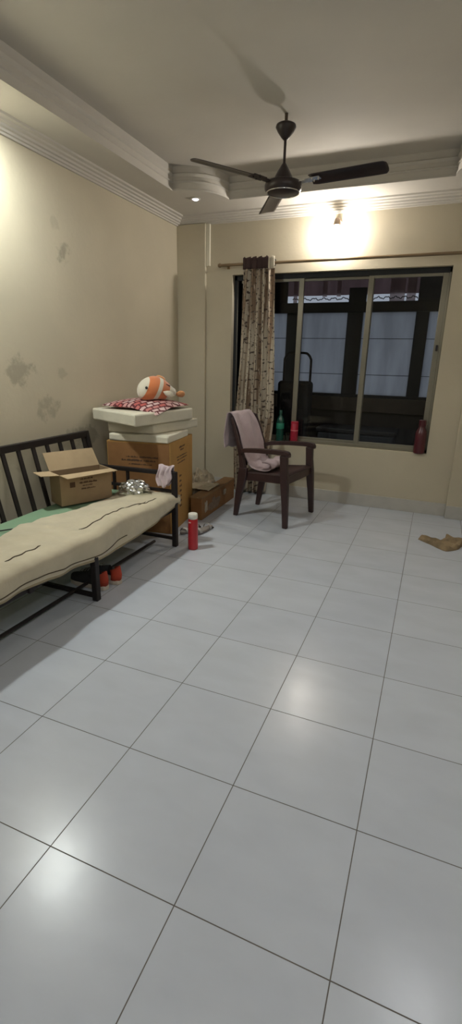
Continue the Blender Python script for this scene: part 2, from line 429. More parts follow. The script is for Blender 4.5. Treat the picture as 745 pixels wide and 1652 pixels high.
# ------------------------------------------------------------------ window
FY0, FY1 = YB + .055, YB + .105
bm = B()
for a, b in (((WX0, FY0, WZ0), (WX1, FY1, WZ0 + .032)), ((WX1 - .02, FY0, WZ0), (WX1, FY1, WZ1))): box2(bm, a, b)
win = struct('window_1', bm, M['alu'], bevel=.003)
bm = B(); box2(bm, (WX0, FY0, WZ1 - .045), (WX1, FY1, WZ1)); box2(bm, (WX0, FY0, WZ0 + .03), (WX0 + .03, FY1, WZ1)); struct('window_frame', bm, M['alu_dark'], win, bevel=.003)  # top rail's shade is put into the dark colour; left side darkened alike
# three sliding sashes
for x0, x1, yo in ((WX0 + .03, -.405, 0), (-.452, .222, .022), (.172, WX1 - .02, 0)):
    y0, y1 = FY0 + .004 + yo, FY0 + .024 + yo; w = .045
    bm = B(); z0, z1 = WZ0 + .028, WZ1 - .04
    wl = w if x0 > WX0 + .1 else .004
    box2(bm, (x0, y0, z0), (x0 + wl, y1, z1)); box2(bm, (x1 - w, y0, z0), (x1, y1, z1))
    box2(bm, (x0 + w, y0, z0), (x1 - w, y1, z0 + .028)); box2(bm, (x0 + w, y0, z1 - .028), (x1 - w, y1, z1))
    s = struct('window_sash', bm, M['alu'], win, bevel=.003)
    bm = B(); ym = (y0 + y1) / 2; grid(bm, 1, 1, lambda u, v: (lerp(x0 + w, x1 - w, u), ym, lerp(z0 + .028, z1 - .028, v)))
    struct('window_pane', bm, M['glass'], s)
bm = B(); box2(bm, (WX1 - .048, FY0 - .012, 1.44), (WX1 - .030, FY0 + .004, 1.49)); obj('latch', bm, M['dark'], win, bevel=.002)

# ------------------------------------------------------------------ dark enclosed balcony behind the window
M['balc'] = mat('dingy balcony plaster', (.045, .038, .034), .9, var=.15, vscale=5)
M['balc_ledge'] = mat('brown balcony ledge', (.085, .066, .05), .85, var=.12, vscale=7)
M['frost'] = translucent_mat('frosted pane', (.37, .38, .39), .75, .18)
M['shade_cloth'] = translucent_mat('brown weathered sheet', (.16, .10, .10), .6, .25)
BX0, BX1, BYI, BYO = -1.75, 1.45, YB + .16, 5.0
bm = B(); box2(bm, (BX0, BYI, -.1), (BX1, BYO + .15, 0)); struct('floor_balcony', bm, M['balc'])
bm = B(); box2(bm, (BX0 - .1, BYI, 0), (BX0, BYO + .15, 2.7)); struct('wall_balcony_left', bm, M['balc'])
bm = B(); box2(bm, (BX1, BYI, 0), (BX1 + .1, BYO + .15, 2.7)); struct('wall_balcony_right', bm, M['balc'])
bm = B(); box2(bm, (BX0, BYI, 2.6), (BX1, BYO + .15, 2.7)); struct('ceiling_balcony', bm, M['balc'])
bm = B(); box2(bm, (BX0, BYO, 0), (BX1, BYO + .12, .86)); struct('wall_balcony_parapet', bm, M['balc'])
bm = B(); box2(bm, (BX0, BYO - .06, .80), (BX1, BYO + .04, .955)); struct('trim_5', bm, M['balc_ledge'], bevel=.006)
# frame of the outer window: sill, head beam, posts
bm = B()
box2(bm, (BX0, BYO, .955), (BX1, BYO + .06, .985))
box2(bm, (BX0, BYO - .02, 1.853), (BX1, BYO + .07, 1.957))
panes = [(-1.30, -.852), (-.672, -.165), (.0, .545), (.675, 1.20)]
posts = [(BX0, -1.30), (-.852, -.672), (-.165, .0), (.545, .675), (1.20, BX1)]
for a, b in posts: box2(bm, (a, BYO, .985), (b, BYO + .06, 1.853))
ow = struct('window_2', bm, M['alu_dark'], bevel=.004)
for a, b in panes:
    bm = B(); grid(bm, 1, 1, lambda u, v: (lerp(a, b, u), BYO + .04, lerp(.985, 1.853, v)))
    struct('window_pane', bm, M['frost'], ow)
# thin bars of the grille outside each frosted pane show through as faint lines
bm = B()
for z in (1.2, 1.58): box2(bm, (BX0, BYO + .005, z), (BX1, BYO + .011, z + .006))
struct('grille', bm, M['alu_dark'], ow)
# above the beam: open slot, then a weathered sheet with paler battens
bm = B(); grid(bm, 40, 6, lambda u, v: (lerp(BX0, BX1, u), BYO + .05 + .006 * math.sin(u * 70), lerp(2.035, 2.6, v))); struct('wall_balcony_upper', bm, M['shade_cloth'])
bm = B()
for a, b in ((-.30, -.10), (-.165, 0.02), (.47, .68), (.545, BX1), (BX0, -.93), (-.80, -.775)): box2(bm, (a, BYO + .0, 1.957), (b, BYO + .028, 2.05))
bm.free()
bm = B()
box2(bm, (-.165, BYO, 1.957), (.02, BYO + .028, 2.1)); box2(bm, (.545, BYO, 1.957), (BX1, BYO + .028, 2.6)); box2(bm, (BX0, BYO, 1.957), (-.86, BYO + .028, 2.6))
struct('trim_6', bm, M['alu_dark'])
M['batten'] = translucent_mat('faded pink batten', (.42, .34, .33), .8, .2)
for x, w, zb in ((-.775, .045, 1.957), (-.44, .05, 2.02), (-.285, .045, 2.02), (.33, .15, 1.957), (.47, .09, 1.957)):
    bm = B(); grid(bm, 2, 6, lambda u, v: (x + (u - .5) * w, BYO + .036 + .004 * math.sin(v * 9), lerp(zb, 2.42, v))); struct('trim_7', bm, M['batten'])
bm = B()
for seg in ((-.80, -.17), (.03, .54)):
    pts = [(lerp(seg[0], seg[1], k / 40), BYO + .02, 1.996 + .010 * math.sin(k * .9) + .006 * math.sin(k * 2.3)) for k in range(41)]
    tube(bm, pts, .0055, 6)
tag(obj('wire', bm, M['dark']), 'wavy dark wire strung across the bright slot outside the window', 'wire')

# things in the balcony
t = thing('trolley', 'dark trolley with a rounded tubular handle behind the window glass', 'trolley', (-.55, 4.5, 0))
bm = B()
hp = [(-.155, 0, .9), (-.155, 0, 1.30), (-.150, 0, 1.36), (-.125, 0, 1.40), (-.085, 0, 1.415), (.06, 0, 1.415), (.10, 0, 1.40), (.128, 0, 1.36), (.135, 0, 1.30), (.135, 0, .9)]
tube(bm, catmull(hp, 4), .0125, 10); obj('handle', bm, M['black_metal'], t, smooth=50)
bm = B(); box2(bm, (-.20, -.09, .10), (.16, .09, 1.13)); obj('body', bm, mat('black fabric case', (.02, .02, .022), .8, bump=.2), t, bevel=.04, seg=4)
bm = B(); box2(bm, (-.15, -.105, .30), (.11, -.088, .85)); obj('front_pocket', bm, mat('charcoal fabric', (.03, .03, .033), .85), t, bevel=.02, seg=3)
for x in (-.15, .11):
    bm = B(); tube(bm, [(x - .015, 0, .05), (x + .015, 0, .05)], .05, 20); obj('wheel', bm, M['dark'], t, smooth=40)
t = thing('storage_box', 'low dark box standing in the balcony shadows below the ledge', 'box', (0.0, 4.72, 0))
bm = B(); box2(bm, (-.30, -.18, 0), (.50, .18, .60)); obj('body', bm, mat('dark blue-grey box', (.035, .04, .05), .6), t, bevel=.02)
bm = B(); box2(bm, (-.32, -.20, .60), (.52, .20, .65)); obj('lid', bm, mat('black lid', (.03, .028, .028), .5), t, bevel=.012)

# ------------------------------------------------------------------ things on the window sill
def bottle(name, label, loc, r, h, m, capm, neck=.5, group=None, cap_h=.03):
    t = thing(name, label, 'bottle', loc, group=group)
    bm = B(); hh = h - cap_h
    lathe(bm, [(0, 0), (r * .85, 0), (r, .008), (r, hh * .30), (r * .96, hh * .34), (r, hh * .38), (r, hh * .72), (r * .85, hh * .82), (r * neck, hh * .93), (r * neck, hh), (0, hh)])
    obj('body', bm, m, t, smooth=40)
    bm = B(); lathe(bm, [(0, hh - .004), (r * neck * 1.12, hh - .004), (r * neck * 1.12, h - .003), (r * neck, h), (0, h)], n=24)
    obj('cap', bm, capm, t, smooth=40)
    return t
gm = mat('green tinted plastic', (.012, .09, .065), .15, trans=.3)
t = bottle('water_bottle', 'green plastic bottle on the window sill behind the chair', (-.548, YB + .012, WZ0), .038, .31, gm, mat('dark green cap', (.01, .07, .05), .4), .38)
bm = B(); lathe(bm, [(.0385, .13), (.0392, .132), (.0392, .185), (.0385, .187)]); obj('wrapper', bm, mat('bright green wrapper', (.02, .22, .14), .5), t, smooth=40)
t = thing('drinking_glass', 'small clear glass between the green bottle and the red tumbler', 'glass', (-.465, YB + .018, WZ0))
bm = B(); lathe(bm, [(0, 0), (.026, 0), (.033, .095), (.030, .095), (.024, .008), (0, .008)]); obj('body', bm, glass_mat('clear tumbler', (.75, .8, .78), .02), t, smooth=50)
t = thing('tumbler', 'slim bright red cylinder flask at the foot of the window mullion', 'flask', (-.400, YB + .010, WZ0))
bm = B(); lathe(bm, [(0, 0), (.034, 0), (.037, .004), (.037, .19), (.034, .194), (0, .194)]); obj('body', bm, M['pinkred'], t, smooth=40)
bm = B(); lathe(bm, [(0, .19), (.0375, .19), (.0375, .206), (.034, .210), (0, .210)]); obj('lid', bm, mat('red lid', (.42, .018, .045), .35), t, smooth=40)
bm = B(); lathe(bm, [(.0372, .120), (.0385, .121), (.0385, .127), (.0372, .128)]); obj('ring', bm, mat('pink ring', (.7, .25, .25), .4), t)
t = bottle('water_bottle', 'dark red bottle in the lower right corner of the window', (.772, YB + .008, WZ0), .05, .30, M['darkred'], M['darkred'], .55, cap_h=.05)

# ------------------------------------------------------------------ curtain rod and curtain
RY, RZ = YB - .066, 2.176
t = thing('curtain_rod', 'long dull brass curtain rod above the window', 'curtain rod', (0, RY, RZ))
bm = B(); tube(bm, [(-1.19, 0, 0), (1.04, 0, 0)], .0125, 14); obj('rod', bm, M['brass'], t, smooth=50)
for x in (-1.2, 1.045):
    bm = B(); s = -1 if x < 0 else 1
    tube(bm, [(x - s * .02, 0, 0), (x - s * .012, 0, 0), (x, 0, 0), (x + s * .012, 0, 0)], [.013, .019, .019, .012], 16); obj('finial', bm, M['brass'], t, smooth=40)
for x in (-1.13, .98):
    bm = B(); box(bm, (x, .03, -.0), (.022, .075, .012)); box(bm, (x, .063, 0), (.03, .006, .05)); obj('bracket', bm, M['brass'], t, bevel=.002)

t = thing('curtain', 'beige curtain with birch bark print gathered at the end of the rod', 'curtain', (-.83, RY, 0))
L0 = lambda v: interp([0, .28, .6, 1], [-1.0, -1.035, -.985, -.955], v)     # v 0 bottom, 1 top
R0 = lambda v: interp([0, .35, .6, 1], [-.66, -.60, -.618, -.655], v)
def curt(u, v, top=2.13, bot=.025):
    z = lerp(bot, top, v); amp = lerp(.050, .030, v)
    ph = u * 2 * PI * 5.5 + .5 * math.sin(v * 3 + u * 4)
    x = lerp(L0(v), R0(v), u) + .016 * math.sin(2 * ph) * (1 - .3 * v)
    y = RY + amp * math.sin(ph) + .008 * nz(u * 6, v * 5, 1) 
    return (x, y, z)
bm = B(); grid(bm, 150, 90, curt, lambda u, v: (u * 1.25, v * 2.1)); obj('cloth', bm, M['curtain'], t, smooth=180, world=True, solid=.002)
def curt_top(u, v):
    a = Vector(curt(u, 1)); a.y = RY - .022 + .007 * math.sin(u * 30); a.z = lerp(2.128, 2.225 + .008 * math.sin(u * 2 * PI * 5.5), v); return a
bm = B(); grid(bm, 120, 4, lambda u, v: curt_top(u * .82, v)); obj('header_band', bm, M['curtain_top'], t, smooth=180, world=True, solid=.003)
bm = B(); grid(bm, 30, 4, lambda u, v: curt_top(.82 + u * .18, v)); obj('header_band', bm, mat('cream curtain lining', (.55, .50, .40), .8), t, smooth=180, world=True, solid=.003)
for k in range(1):
    x = -.652; bm = B(); tube(bm, [(x, RY + .026 * math.cos(a * PI / 8), RZ + .026 * math.sin(a * PI / 8)) for a in range(16)], .004, 8, closed=True)
    obj('eyelet', bm, M['dark'], t, world=True, smooth=60)

# ------------------------------------------------------------------ lamps
t = thing('wall_lamp', 'small dark wall lamp holder with glowing bulb above the window', 'lamp', (-.118, YB, 2.47))
M['lampbrown'] = mat('brown lamp fitting', (.30, .22, .16), .6)
bm = B(); tube(bm, [(0, 0, .0), (0, -.014, .0)], .028, 24); obj('mount', bm, M['lampbrown'], t, smooth=40, bevel=.003)
bm = B(); tube(bm, catmull([(0, -.010, .0), (0, -.045, .002), (0, -.062, -.008), (0, -.07, -.02)], 5), .008, 12); tube(bm, [(0, -.07, .022), (0, -.07, .012), (0, -.07, -.02), (0, -.07, -.036)], [.010, .022, .030, .033], 24)
bh = obj('bulb_holder', bm, M['lampbrown'], t, smooth=40)
bm = B(); lathe(bm, [(0, -.145), (.018, -.141), (.031, -.127), (.035, -.106), (.032, -.084), (.020, -.060), (.014, -.034), (0, -.034)], (0, -.07, 0)); obj('bulb', bm, M['bulb'], bh, smooth=60)

def panel_light(x, y, label, m=None):
    t = thing('ceiling_light', label, 'ceiling light', (x, y, ZS), group=None)
    bm = B(); lathe(bm, [(.088, 0), (.09, -.004), (.088, -.028), (.082, -.032), (.076, -.028), (.075, 0)], n=40); obj('frame', bm, M['white'], t, smooth=40)
    bm = B(); lathe(bm, [(.073, -.022), (.068, -.030), (.045, -.037), (0, -.040)], n=40); obj('diffuser', bm, m or M['panel'], t, smooth=60)
panel_light(-1.43, 1.36, 'round greenish white lamp on the dropped ceiling border above the bed')
panel_light(1.22, 1.50, 'round greenish white lamp on the ceiling border along the right wall', emit_mat('cool white lamp', (.95, .97, 1.), 100))
t = thing('added_fill_tube', 'added tube light for fill, unseen, high on the bare right wall', 'light', (XR, -1.15, 2.28))  # added out of view to give the room its general fill
bm = B(); box2(bm, (-.035, -.62, -.03), (0, .62, .03)); obj('housing', bm, M['white'], t, bevel=.005)
bm = B(); tube(bm, [(-.055, -.59, 0), (-.055, .59, 0)], .014, 16); obj('tube', bm, M['tube'], t, smooth=50)
for y in (-.60, .60):
    bm = B(); box2(bm, (-.075, y - .014, -.02), (-.03, y + .014, .02)); obj('socket', bm, M['white'], t, bevel=.003)
t = thing('downlight', 'tiny glowing recessed spotlight in the far left ceiling corner', 'downlight', (-1.226, 3.40, ZS))
bm = B(); lathe(bm, [(.024, 0), (.040, -.002), (.042, -.006), (.036, -.010), (.026, -.008), (.024, 0)], n=32); obj('rim', bm, M['white'], t, smooth=40)
bm = B(); lathe(bm, [(.025, -.006), (.018, -.013), (0, -.016)], n=24); obj('lens', bm, M['spot'], t, smooth=60)

# ------------------------------------------------------------------ ceiling fan
FX, FY_ = -.23, 2.645
t = thing('ceiling_fan', 'dark brown three-blade ceiling fan', 'fan', (FX, FY_, 0))
bm = B(); tube(bm, [(0, 0, 2.715), (0, 0, ZC)], .010, 12); obj('ceiling_hook', bm, mat('rusty hook', (.10, .07, .05), .7), t, smooth=40)
bm = B(); lathe(bm, [(0, 2.728), (.045, 2.728), (.060, 2.720), (.063, 2.708), (.050, 2.685), (.026, 2.655), (.013, 2.642), (0, 2.642)]); obj('canopy', bm, M['fan'], t, smooth=50)
bm = B(); tube(bm, [(0, 0, 2.50), (0, 0, 2.66)], .0085, 14); obj('down_rod', bm, M['fan'], t, smooth=50)
bm = B(); lathe(bm, [(0, 2.520), (.010, 2.520), (.020, 2.505), (.040, 2.475), (.056, 2.445), (.060, 2.422), (.064, 2.418), (0, 2.418)]); obj('bottom_canopy', bm, M['fan'], t, smooth=50)
bm = B(); lathe(bm, [(0, 2.424), (.085, 2.422), (.112, 2.412), (.118, 2.398), (.118, 2.376), (.108, 2.362), (.092, 2.356), (0, 2.352)]); obj('motor_housing', bm, M['fan'], t, smooth=40)
bm = B(); tube(bm, [(.103 * math.cos(a * PI / 24), .103 * math.sin(a * PI / 24), 2.357) for a in range(48)], .004, 8, closed=True); obj('trim_ring', bm, M['chrome'], t, smooth=60)
for k, ang in enumerate((236, 352, 118)):
    a = math.radians(ang); R = Matrix.Rotation(a, 4, 'Z')
    pitch = Matrix.Rotation(math.radians(-12), 4, 'X')
    bm = B()
    def bl(u, v):
        x = lerp(.185, .655, u); w = interp([0, .06, .9, 1], [.050, .058, .062, .058], u); y = (v * 2 - 1) * w
        if u > .97: x -= .016 * abs(v * 2 - 1) ** 5
        z = .006 * (1 - (v * 2 - 1) ** 2)
        return pitch @ Vector((x, y, z))
    grid(bm, 24, 8, bl); bmesh.ops.transform(bm, matrix=Matrix.Translation((0, 0, 2.405)) @ R, verts=bm.verts)
    blade = obj('blade', bm, M['fan'], t, smooth=60, solid=.003)
    bm = B()
    bar(bm, (.10, 0, 2.400), (.165, 0, 2.404), .045, .005); bar(bm, (.155, 0, 2.404), (.25, 0, 2.408), .07, .004)
    for sx, sy in ((.20, .02), (.20, -.02), (.235, 0)): tube(bm, [(sx, sy, 2.398), (sx, sy, 2.414)], .005, 8)
    bmesh.ops.transform(bm, matrix=R, verts=bm.verts)
    obj('bracket', bm, M['chrome'] if k == 1 else M['fan'], blade, bevel=.001)

# ------------------------------------------------------------------ plastic chair with towel
t = thing('plastic_chair', 'dark brown plastic armchair in front of the window', 'chair', (-.37, 3.25, 0), math.radians(-9.3))
chair = t
def shaped_leg(path, w, d, m=M['chair']):
    """path of centre points; w (x) and d (y) per point"""
    bm = B(); rows = []
    for p, a, b in zip(path, w, d):
        p = Vector(p); rows.append([bm.verts.new(p + Vector(q)) for q in ((-a / 2, -b / 2, 0), (a / 2, -b / 2, 0), (a / 2, b / 2, 0), (-a / 2, b / 2, 0))])
    for A, C in zip(rows, rows[1:]):
        for k in range(4): bm.faces.new((A[k], A[(k + 1) % 4], C[(k + 1) % 4], C[k]))
    bm.faces.new(rows[0][::-1]); bm.faces.new(rows[-1]); return bm
for s in (-1, 1):
    obj('leg', shaped_leg([(.250, s * .278, 0), (.236, s * .270, .20), (.216, s * .262, .40), (.206, s * .262, .50), (.200, s * .262, .605)], [.044, .054, .068, .062, .064], [.036, .040, .046, .040, .044]), M['chair'], t, bevel=.008, seg=3)
    obj('leg', shaped_leg([(-.275, s * .205, 0), (-.245, s * .208, .20), (-.205, s * .215, .38), (-.200, s * .215, .45)], [.040, .060, .085, .080], [.032, .036, .040, .040]), M['chair'], t, bevel=.008, seg=3)
# seat: dished panel with apron
def seat(u, v):
    x = lerp(-.215, .235, u); hw = lerp(.205, .245, u); y = (v * 2 - 1) * hw
    z = lerp(.402, .442, u) - .016 * math.sin(u * PI) * (1 - (v * 2 - 1) ** 2)
    if u > .96: z -= .012
    return (x, y, z)
bm = B(); grid(bm, 20, 16, seat); obj('seat', bm, M['chair'], t, smooth=50, solid=.008)
bm = B()
for (a, b, h) in (((-.215, -.205, .370), (.22, -.245, .402), .07), ((-.215, .205, .370), (.22, .245, .402), .07), ((.226, -.25, .400), (.226, .25, .400), .078), ((-.212, -.205, .370), (-.212, .205, .370), .06)):
    bar(bm, a, b, .010, h)
obj('apron', bm, M['chair'], t, bevel=.004)
# arms
for s in (-1, 1):
    P = catmull([(.233, s * .262, .596), (.232, s * .262, .614), (.218, s * .262, .624), (.15, s * .262, .626), (0, s * .255, .620), (-.12, s * .244, .610), (-.205, s * .228, .596), (-.235, s * .215, .570)], 5)
    bm = B(); rows = []
    for i, p in enumerate(P):
        w = .050 if 3 < i < len(P) - 6 else .044
        tt = (P[min(i + 1, len(P) - 1)] - P[max(i - 1, 0)]).normalized(); side = Vector((0, 1, 0)); up = side.cross(tt) * -1
        rows.append([bm.verts.new(p + side * a * w / 2 + up * b * .017) for a, b in ((-1, -1), (1, -1), (1, 1), (-1, 1))])
    for A, C in zip(rows, rows[1:]):
        for k in range(4): bm.faces.new((A[k], A[(k + 1) % 4], C[(k + 1) % 4], C[k]))
    bm.faces.new(rows[0][::-1]); bm.faces.new(rows[-1])
    obj('armrest', bm, M['chair'], t, bevel=.006, seg=3)
# backrest: two uprights, top rail, slatted panel
def backx(z): return interp([.38, .60, .90], [-.195, -.238, -.345], z)
for s in (-1, 1):
    obj('back_upright', shaped_leg([(backx(z), s * lerp(.215, .195, (z - .4) / .48), z) for z in (.40, .55, .70, .80, .865)], [.06, .045, .036, .032, .028], [.040, .038, .036, .036, .036]), M['chair'], t, bevel=.007, seg=3)
def toprail(u, v):
    y = (u * 2 - 1) * .205; z = lerp(.80, .885 - .02 * abs(u * 2 - 1) ** 3, v); return (backx(z) - .018 * (1 - (u * 2 - 1) ** 2), y, z)
bm = B(); grid(bm, 16, 5, toprail); obj('top_rail', bm, M['chair'], t, smooth=60, solid=.012)
for k in range(5):
    y0 = lerp(-.13, .13, k / 4); bm = B()
    grid(bm, 2, 8, lambda u, v: (backx(lerp(.45, .81, v)) - .014, y0 + (u - .5) * .034, lerp(.45, .81, v))); obj('back_slat', bm, M['chair'], t, smooth=60, solid=.008)

# towel
t = thing('towel', 'lilac towel draped over the back of the plastic chair', 'towel', (-.37, 3.25, .45), math.radians(-9.3))
prof_t = catmull([(-.385, .60), (-.392, .70), (-.388, .80), (-.385, .875), (-.365, .905), (-.335, .895), (-.305, .84), (-.268, .74), (-.240, .64), (-.225, .55), (-.195, .48), (-.150, .438), (-.085, .424), (-.03, .426), (.015, .440), (.028, .462), (.0, .490), (-.07, .492)], 5)
def towel(u, v):
    k = v * (len(prof_t) - 1); i = min(int(k), len(prof_t) - 2); p = prof_t[i].lerp(prof_t[i + 1], k - i)
    x, z = p.x, p.y
    yl = interp([0, .2, .45, .6, .75, 1], [-.235, -.225, -.195, -.16, -.155, -.12], v); yr = interp([0, .2, .45, .6, .75, 1], [.05, .10, .185, .215, .20, .15], v)
    y = lerp(yl, yr, u)
    f = .012 * math.sin(u * 11 + v * 4) * (.3 + v) + .010 * nz(u * 5, v * 9, 2)
    hang = .012 * math.sin(u * 9)
    return Vector((x + f * (1 if v < .6 else .2), y, z - .45 + (max(0, f) if v > .55 else 0) + (hang if v < .15 else 0)))
bm = B(); grid(bm, 34, 90, towel); obj('cloth', bm, M['towel'], t, smooth=180, solid=.007)

# ------------------------------------------------------------------ daybed
t = thing('daybed', 'black metal daybed with slatted backrest along the stained wall', 'bed', (-.8, 1.25, 0))
BY0, BY1 = .33, 2.195
for y in (BY0, 1.262, BY1):
    bm = B(); bar(bm, (-.797, y, 0), (-.797, y, .565 if y == BY1 else .30), .036, .036); obj('leg', bm, M['black_metal'], t, world=True, bevel=.004)
for y in (BY0, 1.262, BY1):
    bm = B(); bar(bm, (-1.44, y, 0), (-1.44, y, .38), .034, .034); obj('leg', bm, M['black_metal'], t, world=True, bevel=.004)
bm = B()
bar(bm, (-.824, BY0, .280), (-.824, BY1, .280), .03, .03); bar(bm, (-1.44, BY0, .275), (-1.44, BY1, .275), .03, .04)
for y in (BY0, .8, 1.262, 1.75, BY1): bar(bm, (-.797, y, .275), (-1.44, y, .275), .03, .03)
obj('frame', bm, M['black_metal'], t, world=True, bevel=.003)
bm = B(); tube(bm, [(-.945, BY0 + .02, .032), (-.945, BY1 - .05, .032)], .011, 10)
for y in (1.262,): bar(bm, (-.797, y, .028), (-1.44, y, .028), .022, .022)
bar(bm, (-.797, BY1, .06), (-1.44, BY1, .06), .02, .02)
obj('lower_rail', bm, M['black_metal'], t, world=True)
# backrest leaning to the wall
bx = lambda z: interp([.36, .80], [-1.425, -1.530], z)
bm = B(); bar(bm, (bx(.785), BY0, .785), (bx(.785), BY1 - .02, .785), .028, .046); obj('back_rail', bm, M['black_metal'], t, world=True, bevel=.004)
bm = B(); bar(bm, (bx(.36), BY0, .335), (bx(.36), BY1 - .02, .335), .028, .03); obj('back_rail', bm, M['black_metal'], t, world=True, bevel=.004)
for y in (BY0, BY1 - .02):
    bm = B(); bar(bm, (bx(.36), y, .30), (bx(.80), y, .805), .03, .03); obj('back_post', bm, M['black_metal'], t, world=True, bevel=.004)
for k in range(15):
    y = BY0 + .055 + k * .1245
    bm = B(); bar(bm, (bx(.36), y, .335), (bx(.78), y, .775), .014, .030, up=(0, 1, 0)); obj('back_slat', bm, M['black_metal'], t, world=True, bevel=.003)
# far end arm
bm = B(); bar(bm, (-.797, BY1, .552), (-1.46, BY1, .542), .03, .03); obj('arm_rail', bm, M['black_metal'], t, world=True, bevel=.004)
bm = B(); bar(bm, (-.797, BY1, .42), (-1.44, BY1, .42), .022, .022); obj('arm_rail', bm, M['black_metal'], t, world=True, bevel=.003)
for x in (-1.19, -1.31):
    bm = B(); bar(bm, (x, BY1, .29), (x, BY1, .545), .024, .018); obj('arm_bar', bm, M['black_metal'], t, world=True, bevel=.003)

# thin mattress in a green sheet
t = thing('mattress', 'green sheeted mattress showing along the back of the daybed', 'mattress', (-1.1, 1.25, .298))
def rbox(x0, x1, y0, y1, z0, z1, n=10, amp=.006, sd=1.):
    bm = B(); r = bmesh.ops.create_cube(bm, size=1); bmesh.ops.subdivide_edges(bm, edges=bm.edges[:], cuts=n, use_grid_fill=True)
    for v in bm.verts:
        c = Vector(v.co) * 2; v.co.x = lerp(x0, x1, c.x / 2 + .5); v.co.y = lerp(y0, y1, c.y / 2 + .5); v.co.z = lerp(z0, z1, c.z / 2 + .5)
        v.co += Vector((nz(v.co.x, v.co.y + sd, v.co.z, 7), nz(v.co.x + 5, v.co.y, v.co.z + sd, 7), nz(v.co.x, v.co.y + 9, v.co.z, 6))) * amp
    return bm
bm = rbox(-1.425, -.82, BY0 + .02, BY1 - .03, .298, .385, 12); obj('sheet', bm, M['green'], t, world=True, smooth=60, bevel=.02, seg=3)
bm = B(); tube(bm, catmull([(-1.35, 1.05, .392), (-1.30, 1.10, .396), (-1.24, 1.17, .398), (-1.20, 1.19, .396)], 6), .004, 8); obj('piping', bm, M['dark'], t, world=True)

# beige quilt
t = thing('quilt', 'rumpled beige quilt hanging over the front edge of the daybed', 'quilt', (-1.0, 1.25, .40))
def qedge(y): return interp([.2, .8, 1.0, 1.34, 1.60, 1.9, 2.1, 2.3], [-1.17, -1.16, -1.165, -1.25, -1.18, -1.15, -1.20, -1.25], y)
def qbot(y): return interp([.2, .61, .9, 1.29, 1.5, 1.68, 1.95, 2.12, 2.25], [.33, .318, .300, .258, .25, .262, .29, .315, .345], y) - .012 + .004 * math.sin(y * 17)
def qtop(x, y):
    h = .410 + .014 * nz(x, y, 0, 4) + .007 * nz(x, y, 3, 13) + .009 * abs(nz(x * .6, y * 1.6, 8, 9))
    h += .018 * math.exp(-((y - 1.0) / .25) ** 2) * math.exp(-((x + 1.12) / .12) ** 2)
    h += .010 * math.sin((y * 1.0 + x * .8) * 9) * .5
    if y > 2.08: h -= (y - 2.08) * .22
    return h
XF = -.795
def quilt(u, v):
    y = lerp(.26, 2.238, v); xb = qedge(y)
    s = u
    fx = XF + .012 * nz(y * 5, 0, 4) 
    if s < .62:
        x = lerp(xb, fx - .03, s / .62); z = qtop(x, y)
        if s < .06: z = lerp(.392, z, math.sin(s / .06 * PI / 2))
        return Vector((x, y, z))
    q = (s - .62) / .38; zt = qtop(fx - .03, y); zb = qbot(y)
    if q < .35:
        a = q / .35 * PI / 2; x = fx - .03 + .045 * math.sin(a); z = zt - .035 * (1 - math.cos(a))
    else:
        r = (q - .35) / .65; z = lerp(zt - .035, zb, r)
        x = fx + .015 + .005 * math.sin(y * 19 + r * 3) * r - .020 * r * r + .010 * nz(y * 9, z * 9, 7)
    return Vector((x, y, z))
bm = B(); grid(bm, 60, 150, quilt); obj('cover', bm, M['quilt'], t, smooth=180, world=True, solid=.012)
def qend(u, v):
    x = lerp(qedge(2.238), XF, u); z0 = qtop(x, 2.238); a = min(v * 2, 1) * PI / 2
    return Vector((x + (.012 if u > .95 else 0), 2.238 + .014 * math.sin(a) , z0 - .02 * (1 - math.cos(a)) - max(0, v - .5) * .10))
bm = B(); grid(bm, 24, 8, qend); obj('end_fold', bm, M['quilt'], t, smooth=180, world=True, solid=.010)
bm = B(); tube(bm, [quilt(1, k / 150) + Vector((.002, 0, 0)) for k in range(151)], .009, 8); obj('hem', bm, mat('dark beige hem', (.30, .25, .16), .9), t, smooth=60, world=True)
bm = B(); tube(bm, [quilt(.93 + .02 * math.sin(k * .11), k / 150) + Vector((.008, 0, 0)) for k in range(20, 100)], .0025, 6); obj('seam', bm, M['seam'], t, smooth=60, world=True)
def seam(a, b, n=14):
    bm = B(); P = []
    for k in range(n + 1):
        x = lerp(a[0], b[0], k / n); y = lerp(a[1], b[1], k / n); x += .005 * math.sin(k * 1.3); P.append((x, y, qtop(x, y) + .007))
    tube(bm, P, [.0012] + [.0034] * (n - 1) + [.0012], 6); obj('seam', bm, M['seam'], t, world=True)
seam((-.895, 1.27), (-.868, 1.68)); seam((-.882, .74), (-.872, .96)); seam((-.85, 1.80), (-.84, 2.02)); seam((-.868, 1.68), (-.862, 1.92), 8)

# ------------------------------------------------------------------ open carton on the bed
def frame_of(near, right, z0):
    """corner frame: origin near, X along near->right"""
    a = Vector((near[0], near[1], 0)); b = Vector((right[0], right[1], 0)); d = b - a; return a, d.normalized(), d.length
o_, dx_, W_ = frame_of((-1.300, 1.605), (-1.150, 1.935), 0)
rz = math.atan2(dx_.y, dx_.x)
t = thing('carton', 'open empty tan carton with raised flaps on the bed', 'box', (o_.x, o_.y, .400), rz)
